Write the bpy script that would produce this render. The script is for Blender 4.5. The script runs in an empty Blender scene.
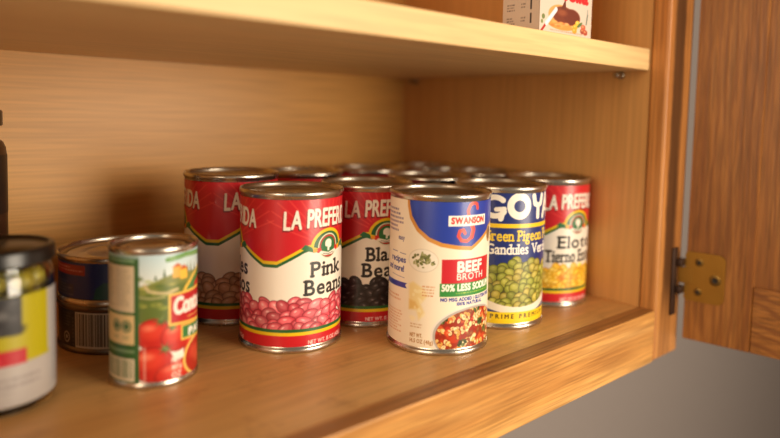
import bpy, bmesh, math, random
import numpy as np
from mathutils import Vector, Matrix

sc = bpy.context.scene
COL = sc.collection
PI = math.pi
rng = random.Random(7)

# ------------------------------------------------------------------ helpers
def link(o, parent=None):
    COL.objects.link(o)
    if parent is not None:
        o.parent = parent
    return o

def thing(name, label, cat, loc=(0, 0, 0), rz=0.0, group=None):
    o = bpy.data.objects.new(name, None)
    o.empty_display_size = .02
    COL.objects.link(o)
    o.location = loc
    o.rotation_euler = (0, 0, rz)
    tag(o, label, cat, group)
    return o

def tag(o, label=None, cat=None, group=None, kind=None):
    if label: o['label'] = label
    if cat: o['category'] = cat
    if group: o['group'] = group
    if kind: o['kind'] = kind
    return o

def bm_obj(name, bm, mats, parent=None, smooth=False, angle=None):
    me = bpy.data.meshes.new(name)
    bm.to_mesh(me); bm.free()
    for m in (mats if isinstance(mats, (list, tuple)) else [mats]):
        me.materials.append(m)
    if smooth:
        for p in me.polygons: p.use_smooth = True
        if angle is not None:
            me.set_sharp_from_angle(angle=angle)
    return link(bpy.data.objects.new(name, me), parent)

def add_box(bm, x0, x1, y0, y1, z0, z1, bevel=0.0, seg=2, mi=0):
    vs = [bm.verts.new(c) for c in ((x0,y0,z0),(x1,y0,z0),(x1,y1,z0),(x0,y1,z0),(x0,y0,z1),(x1,y0,z1),(x1,y1,z1),(x0,y1,z1))]
    fs = [bm.faces.new([vs[i] for i in f]) for f in ((3,2,1,0),(4,5,6,7),(0,1,5,4),(1,2,6,5),(2,3,7,6),(3,0,4,7))]
    for f in fs: f.material_index = mi
    if bevel:
        es = list({e for f in fs for e in f.edges})
        r = bmesh.ops.bevel(bm, geom=es, offset=bevel, segments=seg, affect='EDGES', profile=.5)
        for f in r['faces']: f.material_index = mi

def add_lathe(bm, prof, seg=96, cx=0, cy=0, mi=0, mat=None):
    """prof: list of (r,z); closes to the axis where r==0"""
    rings = []
    for r, z in prof:
        if r < 1e-7:
            rings.append([bm.verts.new((cx, cy, z))])
        else:
            rings.append([bm.verts.new((cx + r*math.cos(2*PI*i/seg), cy + r*math.sin(2*PI*i/seg), z)) for i in range(seg)])
    for a, b in zip(rings[:-1], rings[1:]):
        for i in range(seg):
            j = (i+1) % seg
            if len(a) == 1 and len(b) == 1: continue
            if len(a) == 1: f = bm.faces.new((a[0], b[j], b[i]))
            elif len(b) == 1: f = bm.faces.new((a[i], a[j], b[0]))
            else: f = bm.faces.new((a[i], a[j], b[j], b[i]))
            f.material_index = mi

# ------------------------------------------------------------------ colour + materials
def lin(c):
    c = np.asarray(c, float)
    return np.where(c <= .04045, c/12.92, ((c+.055)/1.055)**2.4)

def rgb(r, g, b):
    v = lin(np.array([r, g, b])/255.)
    return (float(v[0]), float(v[1]), float(v[2]), 1.)

def new_mat(name):
    m = bpy.data.materials.new(name); m.use_nodes = True
    nt = m.node_tree
    return m, nt, nt.nodes['Principled BSDF']

def plain(name, col, rough=.5, metal=0., noise=0., spec=.5, nscale=60):
    m, nt, b = new_mat(name)
    b.inputs['Roughness'].default_value = rough
    b.inputs['Metallic'].default_value = metal
    b.inputs['Specular IOR Level'].default_value = spec
    tc = nt.nodes.new('ShaderNodeTexCoord')
    n = nt.nodes.new('ShaderNodeTexNoise'); n.inputs['Scale'].default_value = nscale; n.inputs['Detail'].default_value = 4
    nt.links.new(tc.outputs['Object'], n.inputs['Vector'])
    r = nt.nodes.new('ShaderNodeValToRGB')
    c = np.array(col[:3])
    r.color_ramp.elements[0].color = tuple(c*(1-noise)) + (1,)
    r.color_ramp.elements[1].color = tuple(np.minimum(1, c*(1+noise))) + (1,)
    r.color_ramp.elements[0].position = .3; r.color_ramp.elements[1].position = .7
    nt.links.new(n.outputs['Fac'], r.inputs['Fac'])
    nt.links.new(r.outputs['Color'], b.inputs['Base Color'])
    return m

def wood(name, cols, axis, fig=9., stretch=14., grain=260., gstr=.35, rough=.45, dark=0., darkcol=(60, 30, 10), bump=.12, spec=.35, seed=0., stain=0.):
    """cols: three sRGB colours dark..light; axis: grain direction 0,1,2"""
    m, nt, b = new_mat(name)
    N, L = nt.nodes.new, nt.links.new
    tc = N('ShaderNodeTexCoord')
    mp = N('ShaderNodeMapping')
    s = [1., 1., 1.]; s[axis] = 1./stretch
    mp.inputs['Scale'].default_value = s
    mp.inputs['Location'].default_value = (seed, seed*1.7, seed*.6)
    L(tc.outputs['Object'], mp.inputs['Vector'])
    n1 = N('ShaderNodeTexNoise'); n1.inputs['Scale'].default_value = fig; n1.inputs['Detail'].default_value = 5; n1.inputs['Distortion'].default_value = .9
    L(mp.outputs['Vector'], n1.inputs['Vector'])
    r1 = N('ShaderNodeValToRGB')
    e = r1.color_ramp.elements
    e[0].position = .25; e[0].color = rgb(*cols[0]); e[1].position = .75; e[1].color = rgb(*cols[2])
    x = e.new(.5); x.color = rgb(*cols[1])
    L(n1.outputs['Fac'], r1.inputs['Fac'])
    # fine pores
    mp2 = N('ShaderNodeMapping'); s2 = [1., 1., 1.]; s2[axis] = 1./(stretch*2.2); mp2.inputs['Scale'].default_value = s2
    L(tc.outputs['Object'], mp2.inputs['Vector'])
    n2 = N('ShaderNodeTexNoise'); n2.inputs['Scale'].default_value = grain; n2.inputs['Detail'].default_value = 3
    L(mp2.outputs['Vector'], n2.inputs['Vector'])
    r2 = N('ShaderNodeValToRGB'); e2 = r2.color_ramp.elements
    e2[0].position = .35; e2[0].color = (1-gstr,)*3 + (1,); e2[1].position = .6; e2[1].color = (1, 1, 1, 1)
    L(n2.outputs['Fac'], r2.inputs['Fac'])
    mx = N('ShaderNodeMix'); mx.data_type = 'RGBA'; mx.blend_type = 'MULTIPLY'; mx.inputs[0].default_value = 1.
    L(r1.outputs['Color'], mx.inputs[6]); L(r2.outputs['Color'], mx.inputs[7])
    out = mx.outputs[2]
    if dark > 0:   # cathedral streaks
        wv = N('ShaderNodeTexWave'); wv.wave_type = 'RINGS'; wv.rings_direction = 'XYZ'[axis]
        wv.inputs['Scale'].default_value = fig*1.6; wv.inputs['Distortion'].default_value = 7; wv.inputs['Detail'].default_value = 3; wv.inputs['Detail Scale'].default_value = 1.2
        L(mp.outputs['Vector'], wv.inputs['Vector'])
        r3 = N('ShaderNodeValToRGB'); e3 = r3.color_ramp.elements
        e3[0].position = .55; e3[0].color = (0, 0, 0, 1); e3[1].position = .95; e3[1].color = (dark,)*3 + (1,)
        L(wv.outputs['Fac'], r3.inputs['Fac'])
        m3 = N('ShaderNodeMix'); m3.data_type = 'RGBA'
        L(r3.outputs['Color'], m3.inputs[0]); L(out, m3.inputs[6]); m3.inputs[7].default_value = rgb(*darkcol)
        out = m3.outputs[2]
    if stain > 0:   # blotchy wear
        n4 = N('ShaderNodeTexNoise'); n4.inputs['Scale'].default_value = 34; n4.inputs['Detail'].default_value = 6; n4.inputs['Roughness'].default_value = .65
        L(tc.outputs['Object'], n4.inputs['Vector'])
        r4 = N('ShaderNodeValToRGB'); e4 = r4.color_ramp.elements
        e4[0].position = .56; e4[0].color = (0, 0, 0, 1); e4[1].position = .74; e4[1].color = (stain,)*3 + (1,)
        L(n4.outputs['Fac'], r4.inputs['Fac'])
        m4 = N('ShaderNodeMix'); m4.data_type = 'RGBA'
        L(r4.outputs['Color'], m4.inputs[0]); L(out, m4.inputs[6]); m4.inputs[7].default_value = rgb(112, 66, 28)
        out = m4.outputs[2]
    L(out, b.inputs['Base Color'])
    b.inputs['Roughness'].default_value = rough
    b.inputs['Specular IOR Level'].default_value = spec
    bp = N('ShaderNodeBump'); bp.inputs['Strength'].default_value = bump; bp.inputs['Distance'].default_value = .0006
    L(n2.outputs['Fac'], bp.inputs['Height']); L(bp.outputs['Normal'], b.inputs['Normal'])
    return m

def metal_mat(name, col, rough, scale=30):
    m, nt, b = new_mat(name)
    N, L = nt.nodes.new, nt.links.new
    b.inputs['Metallic'].default_value = 1.
    tc = N('ShaderNodeTexCoord'); n = N('ShaderNodeTexNoise'); n.inputs['Scale'].default_value = scale; n.inputs['Detail'].default_value = 6
    L(tc.outputs['Object'], n.inputs['Vector'])
    mr = N('ShaderNodeMapRange'); mr.inputs['To Min'].default_value = rough*.75; mr.inputs['To Max'].default_value = rough*1.3
    L(n.outputs['Fac'], mr.inputs['Value']); L(mr.outputs['Result'], b.inputs['Roughness'])
    r = N('ShaderNodeValToRGB'); c = np.array(col[:3])
    r.color_ramp.elements[0].color = tuple(c*.82)+(1,); r.color_ramp.elements[1].color = tuple(c)+(1,)
    L(n.outputs['Fac'], r.inputs['Fac']); L(r.outputs['Color'], b.inputs['Base Color'])
    return m

def printed(name, rough=.4, spec=.4, coat=.4):
    m, nt, b = new_mat(name)
    at = nt.nodes.new('ShaderNodeAttribute'); at.attribute_name = 'ink'
    nt.links.new(at.outputs['Color'], b.inputs['Base Color'])
    b.inputs['Roughness'].default_value = rough
    b.inputs['Specular IOR Level'].default_value = spec
    b.inputs['Coat Weight'].default_value = coat
    b.inputs['Coat Roughness'].default_value = .2
    return m

def glass_mat(name, col, rough=.02):
    m, nt, b = new_mat(name)
    b.inputs['Base Color'].default_value = col
    b.inputs['Transmission Weight'].default_value = 1.
    b.inputs['Roughness'].default_value = rough
    b.inputs['IOR'].default_value = 1.45
    return m

TIN = metal_mat('tin', rgb(205, 196, 184), .26)
TIN_LID = metal_mat('tin_lid', rgb(196, 184, 168), .3)
TIN_DARK = metal_mat('tin_dark', rgb(120, 108, 96), .35)
BRASS = metal_mat('aged_brass', rgb(156, 114, 50), .45, 90)
SCREW = metal_mat('screw_steel', rgb(120, 92, 48), .4, 90)
NICKEL = metal_mat('nickel', rgb(190, 184, 175), .25, 90)
PRINT = printed('label_print')
PRINT_MATTE = printed('carton_print', .5, .3, 0.)
BLACK_LID = plain('black_enamel', rgb(22, 17, 14), .3, noise=.2)
GLASS = glass_mat('clear_glass', (.95, .97, .93, 1))
WALLM = plain('grey_wall_paint', rgb(148, 138, 134), .85, noise=.05, spec=.2, nscale=220)

BIRCH = ((204, 148, 74), (208, 152, 78), (211, 156, 83))
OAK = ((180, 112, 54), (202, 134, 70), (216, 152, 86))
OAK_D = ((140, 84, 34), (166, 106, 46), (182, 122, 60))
M_BACK = wood('birch_back', BIRCH, 0, fig=10, stretch=22, grain=520, gstr=.2, rough=.4)
M_SIDE = wood('birch_side', ((200,146,84),(208,154,92),(214,162,100)), 2, fig=18, stretch=16, grain=300, gstr=.14, rough=.4)
M_FLOOR = wood('shelf_floor', ((196,146,86),(210,160,98),(220,172,110)), 0, fig=20, stretch=9, grain=300, gstr=.16, rough=.36, stain=.42, seed=.4)
M_SHELF = wood('maple_shelf', ((222,182,124),(230,192,134),(236,202,146)), 0, fig=14, stretch=10, grain=300, gstr=.14, rough=.45)
M_RAIL = wood('oak_rail', ((190,128,62),(216,156,84),(230,176,106)), 0, fig=46, stretch=16, grain=520, gstr=.4, rough=.38, dark=.3, darkcol=(140,80,30), bump=.25)
M_RTOP = wood('oak_rail_top', ((150,96,48),(174,118,64),(190,134,78)), 0, fig=30, stretch=14, grain=420, gstr=.35, rough=.42, dark=.3, darkcol=(84,46,18), stain=.5)
M_STILE = wood('oak_stile', OAK, 2, fig=30, stretch=14, grain=420, gstr=.3, rough=.4, dark=.25, darkcol=(120,66,26), bump=.2)
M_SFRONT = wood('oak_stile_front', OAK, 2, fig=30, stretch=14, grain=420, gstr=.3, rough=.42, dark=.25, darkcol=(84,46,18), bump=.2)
def dark_strip(m, c, w, zlo, zhi, amount, col):
    # a soft-edged darker strip along a board: across x at c +- w, fading out between zlo and zhi
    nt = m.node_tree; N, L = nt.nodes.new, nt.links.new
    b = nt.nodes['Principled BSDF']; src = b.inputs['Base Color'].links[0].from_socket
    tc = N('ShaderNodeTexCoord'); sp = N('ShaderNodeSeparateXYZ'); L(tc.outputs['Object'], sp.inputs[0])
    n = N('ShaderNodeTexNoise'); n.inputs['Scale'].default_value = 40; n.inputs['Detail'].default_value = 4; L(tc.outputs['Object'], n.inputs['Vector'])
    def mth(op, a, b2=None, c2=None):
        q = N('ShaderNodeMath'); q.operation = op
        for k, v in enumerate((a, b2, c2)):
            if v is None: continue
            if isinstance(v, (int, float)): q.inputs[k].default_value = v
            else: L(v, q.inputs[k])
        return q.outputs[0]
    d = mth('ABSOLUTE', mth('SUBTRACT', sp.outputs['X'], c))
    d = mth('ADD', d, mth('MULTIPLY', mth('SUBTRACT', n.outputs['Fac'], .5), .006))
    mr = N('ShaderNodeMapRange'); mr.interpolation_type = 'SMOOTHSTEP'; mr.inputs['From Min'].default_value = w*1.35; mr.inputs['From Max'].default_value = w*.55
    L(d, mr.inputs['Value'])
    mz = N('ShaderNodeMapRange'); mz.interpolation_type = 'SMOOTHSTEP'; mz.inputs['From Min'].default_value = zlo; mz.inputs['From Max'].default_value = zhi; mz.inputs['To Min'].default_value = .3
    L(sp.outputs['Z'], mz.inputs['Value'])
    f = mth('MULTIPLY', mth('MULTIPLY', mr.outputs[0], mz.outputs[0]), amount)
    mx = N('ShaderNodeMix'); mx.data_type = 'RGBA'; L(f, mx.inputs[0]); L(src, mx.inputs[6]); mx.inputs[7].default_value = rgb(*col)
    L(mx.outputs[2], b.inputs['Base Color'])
dark_strip(M_SFRONT, .45+.020, .0105, -.02, .03, .85, (58, 32, 16))
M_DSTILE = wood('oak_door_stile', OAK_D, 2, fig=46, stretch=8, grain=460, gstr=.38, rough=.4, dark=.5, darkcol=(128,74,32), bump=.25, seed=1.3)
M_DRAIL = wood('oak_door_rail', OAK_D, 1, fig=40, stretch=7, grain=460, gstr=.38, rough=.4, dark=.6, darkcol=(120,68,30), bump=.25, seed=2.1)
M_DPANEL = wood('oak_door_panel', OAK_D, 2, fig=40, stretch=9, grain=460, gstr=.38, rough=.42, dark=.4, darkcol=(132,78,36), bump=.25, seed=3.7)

# ------------------------------------------------------------------ label printing: a numpy painter whose result becomes a colour attribute on a fine mesh
_glyph = {}
def glyph(ch):
    """triangles of one outline glyph, as an (n,3,2) array, with x-min at 0"""
    if ch in _glyph: return _glyph[ch]
    cu = bpy.data.curves.new('type', 'FONT'); cu.body = ch; cu.size = 1.; cu.resolution_u = 4
    o = bpy.data.objects.new('type', cu); COL.objects.link(o)
    bpy.context.view_layer.update()
    dg = bpy.context.evaluated_depsgraph_get()
    oe = o.evaluated_get(dg); me = oe.to_mesh(); me.calc_loop_triangles()
    V = np.array([v.co[:2] for v in me.vertices]) if len(me.vertices) else np.zeros((0, 2))
    T = np.array([V[list(t.vertices)] for t in me.loop_triangles]) if len(V) else np.zeros((0, 3, 2))
    oe.to_mesh_clear()
    bpy.data.objects.remove(o); bpy.data.curves.remove(cu)
    w = .3
    if len(T):
        T = T.copy(); T[:, :, 0] -= T[:, :, 0].min(); w = T[:, :, 0].max()
    _glyph[ch] = (T, w)
    return _glyph[ch]
CAP = None

SERIF = {  # slab serifs: (x fraction of the glyph, height: 0 base, 'x' x-height, 'c' cap)
 'P': [(.12,0),(.1,'c')], 'B': [(.08,0),(.08,'c')], 'F': [(.12,0),(.1,'c')], 'R': [(.12,0),(.1,'c'),(.92,0)], 'E': [(.08,0),(.08,'c')], 'T': [(.5,0)],
 'N': [(.1,0),(.1,'c'),(.9,'c')], 'V': [(.1,'c'),(.9,'c')], 'i': [(.5,0),(.3,'x')], 'n': [(.12,0),(.88,0),(.02,'x')], 'k': [(.1,0),(.02,'c'),(.9,0),(.82,'x')],
 'l': [(.5,0),(.2,'c')], 'r': [(.2,0),(.05,'x')], 'd': [(.9,0),(.78,'c')], 'a': [(.95,0)], 'u': [(.9,0),(.02,'x'),(.78,'x')], 'j': [(.6,'x')], 't': [],
 'M': [(.1,0),(.9,0),(.1,'c'),(.9,'c')], 'I': [(.5,0),(.5,'c')]}

class Canvas:
    def __init__(s, u0, u1, v0, v1, res, bg):
        s.u0, s.v0, s.res = u0, v0, res
        s.W = int(round((u1-u0)/res))+1; s.H = int(round((v1-v0)/res))+1
        s.u = u0 + np.arange(s.W)*res; s.v = v0 + np.arange(s.H)*res
        s.img = np.zeros((s.H, s.W, 3)); s.img[:] = np.array(bg)/255.
        s.clip = None
    def win(s, a0, a1, b0, b1, pad=1):
        i0 = max(0, int((a0-s.u0)/s.res)-pad); i1 = min(s.W, int((a1-s.u0)/s.res)+2+pad)
        j0 = max(0, int((b0-s.v0)/s.res)-pad); j1 = min(s.H, int((b1-s.v0)/s.res)+2+pad)
        if i1 <= i0 or j1 <= j0: return None
        return slice(j0, j1), slice(i0, i1)
    def grid(s, w):
        return np.meshgrid(s.u[w[1]], s.v[w[0]])
    def blend(s, w, d, col, op=1., soft=None):
        """d: signed distance (mm), col: sRGB 0..255 or an array"""
        a = np.clip(.5 - d/(soft or s.res), 0, 1)*op
        if s.clip is not None: a = a*s.clip[w]
        c = np.asarray(col, float)/255.
        s.img[w] = s.img[w]*(1-a[..., None]) + c*a[..., None]
    def rect(s, a0, a1, b0, b1, col, op=1., rnd=0., soft=None):
        w = s.win(a0, a1, b0, b1, 3)
        if not w: return
        X, Y = s.grid(w)
        qx = np.abs(X-(a0+a1)/2)-(a1-a0)/2+rnd; qy = np.abs(Y-(b0+b1)/2)-(b1-b0)/2+rnd
        d = np.hypot(np.maximum(qx, 0), np.maximum(qy, 0))+np.minimum(np.maximum(qx, qy), 0)-rnd
        s.blend(w, d, col, op, soft)
    def ell(s, x, y, a, b, col, rot=0., op=1., soft=None, ring=None):
        R = max(a, b)+(soft or 0)
        w = s.win(x-R, x+R, y-R, y+R, 2)
        if not w: return
        X, Y = s.grid(w); X = X-x; Y = Y-y
        c, n = math.cos(rot), math.sin(rot)
        p, q = (c*X+n*Y)/a, (-n*X+c*Y)/b
        k = np.hypot(p, q)
        d = (k-1)*min(a, b)
        if ring: d = np.abs(d)-ring/2
        s.blend(w, d, col, op, soft)
    def poly(s, pts, col, op=1., soft=None, grow=0.):
        P = np.array(pts, float)
        w = s.win(P[:, 0].min()-grow, P[:, 0].max()+grow, P[:, 1].min()-grow, P[:, 1].max()+grow, 3)
        if not w: return
        X, Y = s.grid(w)
        d2 = np.full(X.shape, 1e9); ins = np.zeros(X.shape, bool)
        for (x0, y0), (x1, y1) in zip(P, np.roll(P, -1, 0)):
            ex, ey = x1-x0, y1-y0; L2 = ex*ex+ey*ey+1e-12
            t = np.clip(((X-x0)*ex+(Y-y0)*ey)/L2, 0, 1)
            d2 = np.minimum(d2, (X-x0-t*ex)**2+(Y-y0-t*ey)**2)
            if y0 != y1:
                ins ^= ((y0 > Y) != (y1 > Y)) & (X < ex*(Y-y0)/(ey+1e-15)+x0)
        d = np.where(ins, -np.sqrt(d2), np.sqrt(d2))-grow
        s.blend(w, d, col, op, soft)
    def line(s, pts, wd, col, op=1., soft=None):
        P = np.array(pts, float); h = wd/2
        w = s.win(P[:, 0].min()-h, P[:, 0].max()+h, P[:, 1].min()-h, P[:, 1].max()+h, 3)
        if not w: return
        X, Y = s.grid(w); d2 = np.full(X.shape, 1e9)
        for (x0, y0), (x1, y1) in zip(P[:-1], P[1:]):
            ex, ey = x1-x0, y1-y0; L2 = ex*ex+ey*ey+1e-12
            t = np.clip(((X-x0)*ex+(Y-y0)*ey)/L2, 0, 1)
            d2 = np.minimum(d2, (X-x0-t*ex)**2+(Y-y0-t*ey)**2)
        s.blend(w, np.sqrt(d2)-h, col, op, soft)
    def tris(s, T, col, op=1.):
        if not len(T): return
        w = s.win(T[..., 0].min(), T[..., 0].max(), T[..., 1].min(), T[..., 1].max())
        if not w: return
        us, vs = s.u[w[1]], s.v[w[0]]
        SS = 3; off = (np.arange(SS)-(SS-1)/2)/SS*s.res
        uu = (us[:, None]+off).ravel(); vv = (vs[:, None]+off).ravel()
        M = np.zeros((len(vv), len(uu)), bool)
        for t in T:
            i0, i1 = np.searchsorted(uu, [t[:, 0].min(), t[:, 0].max()]); j0, j1 = np.searchsorted(vv, [t[:, 1].min(), t[:, 1].max()])
            if i1 <= i0 or j1 <= j0: continue
            X, Y = np.meshgrid(uu[i0:i1], vv[j0:j1])
            def ed(p, q): return (q[0]-p[0])*(Y-p[1])-(q[1]-p[1])*(X-p[0])
            a, b, c = ed(t[0], t[1]), ed(t[1], t[2]), ed(t[2], t[0])
            M[j0:j1, i0:i1] |= ((a >= 0) & (b >= 0) & (c >= 0)) | ((a <= 0) & (b <= 0) & (c <= 0))
        a = M.reshape(len(vs), SS, len(us), SS).mean((1, 3))*op
        if s.clip is not None: a = a*s.clip[w]
        c = np.asarray(col, float)/255.
        s.img[w] = s.img[w]*(1-a[..., None])+c*a[..., None]
    def text(s, txt, a0, a1, base, cap, col, bold=0., gap=.09, serif=False, arch=None, slant=0., vert=False, op=1.):
        """fit txt between u=a0..a1 with the given cap height; bold: extra weight in mm"""
        H = glyph('H')[0][..., 1].max()
        x = 0.; items = []
        for ch in txt:
            if ch == ' ': x += .32; continue
            T, w = glyph(ch); items.append((ch, T, x, w)); x += w+gap
        tot = max(1e-6, x-gap); kx = (a1-a0)/tot; ky = cap/H
        xh = glyph('x')[0][..., 1].max()
        offs = [(0, 0)] if bold <= 0 else [(bold*math.cos(q), bold*math.sin(q)) for q in np.arange(8)*PI/4]+[(0, 0)]
        for ch, T, x, w in items:
            G = T.copy(); mid = a0+(x+w/2)*kx
            dy = arch(mid) if arch else 0.
            G[..., 0] = a0+(x+G[..., 0])*kx+slant*G[..., 1]*ky; G[..., 1] = base+G[..., 1]*ky+dy
            if vert:
                G = np.stack([2*a0-0*G[..., 0]-(G[..., 1]-base)+0, base+(G[..., 0]-a0)], -1)
                G[..., 0] -= a0
                G[..., 0] += 0
            A = np.concatenate([G+np.array(o) for o in offs])
            s.tris(A, col, op)
            if serif:
                for fx, hy in SERIF.get(ch, ()):
                    yy = base+dy+(0 if hy == 0 else xh*ky if hy == 'x' else cap)
                    cx = a0+(x+fx*w)*kx; hw = cap*.17; th = cap*.05+bold*.5
                    yc = yy+th if hy == 0 else yy-th
                    s.rect(cx-hw, cx+hw, yc-th, yc+th, col, op)
    def fine(s, a0, a1, b0, b1, pitch, col, op=.7, seed=1, ragged=True):
        """small print: broken rows"""
        r = random.Random(seed); y = b1
        while y > b0:
            x = a0; e = a1-(r.random()*.35*(a1-a0) if ragged else 0)
            while x < e:
                wl = r.uniform(.8, 2.6)
                s.rect(x, min(e, x+wl), y-pitch*.5, y, col, op*r.uniform(.6, 1.))
                x += wl+.55
            y -= pitch
    def barcode(s, a0, a1, b0, b1, seed=3, dark=(30, 28, 26), bg=(228, 222, 212)):
        s.rect(a0, a1, b0, b1, bg)
        r = random.Random(seed); x = a0+1.2
        while x < a1-1.4:
            w = r.choice([.35, .35, .7, 1.])
            s.rect(x, x+w, b0+2.2, b1-1, dark); x += w+r.choice([.4, .6, .9])
    def get(s, us, vs):
        i = np.clip(((us-s.u0)/s.res), 0, s.W-1.001); j = np.clip(((vs-s.v0)/s.res), 0, s.H-1.001)
        i0 = i.astype(int); j0 = j.astype(int)
        return s.img[j0+((j-j0) > .5)][:, i0+((i-i0) > .5)]

def beans(cv, u0, u1, v0, v1, L, W, pal, seed, hl=.5, step=(.62, .6), rotr=.9, top=None):
    """a printed heap of beans, painted back (top) to front"""
    r = random.Random(seed)
    y = v1
    row = 0
    while y > v0-.3*W:
        x = u0+(row % 2)*L*.4-L
        while x < u1+L:
            a = L/2*r.uniform(.85, 1.12); b = W/2*r.uniform(.88, 1.12); th = r.uniform(-rotr, rotr)
            px, py = x+r.uniform(-.2, .2)*L, y+r.uniform(-.22, .22)*W
            lim = top(px) if top else v1
            if py <= lim:
                dk, md, lt = pal[r.randrange(len(pal))]
                k = r.uniform(.88, 1.1)
                md = tuple(min(255, c*k) for c in md); lt = tuple(min(255, c*k) for c in lt)
                cv.ell(px, py, a+.25, b+.25, dk, th)
                cv.ell(px, py, a*.98, b*.98, md, th, soft=.7)
                cv.ell(px-.1*a, py+.22*b, a*.62, b*.5, lt, th, op=.75, soft=1.2)
                cv.ell(px-.2*a, py+.42*b, a*.2, b*.14, (255, 245, 235), th, op=hl, soft=.5)
            x += L*step[0]*r.uniform(.92, 1.1)
        y -= W*step[1]; row += 1

def wrap(name, cv, r, v0, v1, parent, mat=PRINT, fine=(-76, 76), z0=0., kz=1.):
    """bend the painted canvas round a cylinder of radius r (mm) as one mesh"""
    half = PI*r
    lo, hi = max(fine[0], -half), min(fine[1], half)
    us = np.arange(lo, hi+1e-6, cv.res)
    rest = np.linspace(us[-1], us[0]+2*half, 40)[1:-1]
    us = np.concatenate([us, rest]); n = len(us)
    vs = np.arange(v0, v1+1e-6, cv.res); m = len(vs)
    cu = np.where(us > half, us-2*half, us)
    colr = lin(cv.get(cu, vs))
    th = us/r; R = r/1000.
    co = np.empty((m, n, 3)); co[..., 0] = R*np.cos(th); co[..., 1] = R*np.sin(th); co[..., 2] = (vs/1000.*kz)[:, None]+z0
    i = np.arange(n); j = (i+1) % n
    q = np.stack([i, j, j+n, i+n], -1)
    F = (q[None]+(np.arange(m-1)*n)[:, None, None]).reshape(-1, 4)
    return grid_mesh(name, co.reshape(-1, 3), F, colr.reshape(-1, 3), parent, mat)

def grid_mesh(name, co, F, colr, parent, mat):
    me = bpy.data.meshes.new(name)
    me.vertices.add(len(co)); me.vertices.foreach_set('co', co.astype(np.float32).ravel())
    me.loops.add(F.size); me.loops.foreach_set('vertex_index', F.astype(np.int32).ravel())
    me.polygons.add(len(F)); me.polygons.foreach_set('loop_start', np.arange(0, F.size, 4, dtype=np.int32))
    me.polygons.foreach_set('use_smooth', np.ones(len(F), bool))
    at = me.attributes.new('ink', 'FLOAT_COLOR', 'POINT')
    c4 = np.ones((len(co), 4), np.float32); c4[:, :3] = colr
    at.data.foreach_set('color', c4.ravel())
    me.materials.append(mat)
    me.update(calc_edges=True)
    return link(bpy.data.objects.new(name, me), parent)

RES = .33
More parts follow.
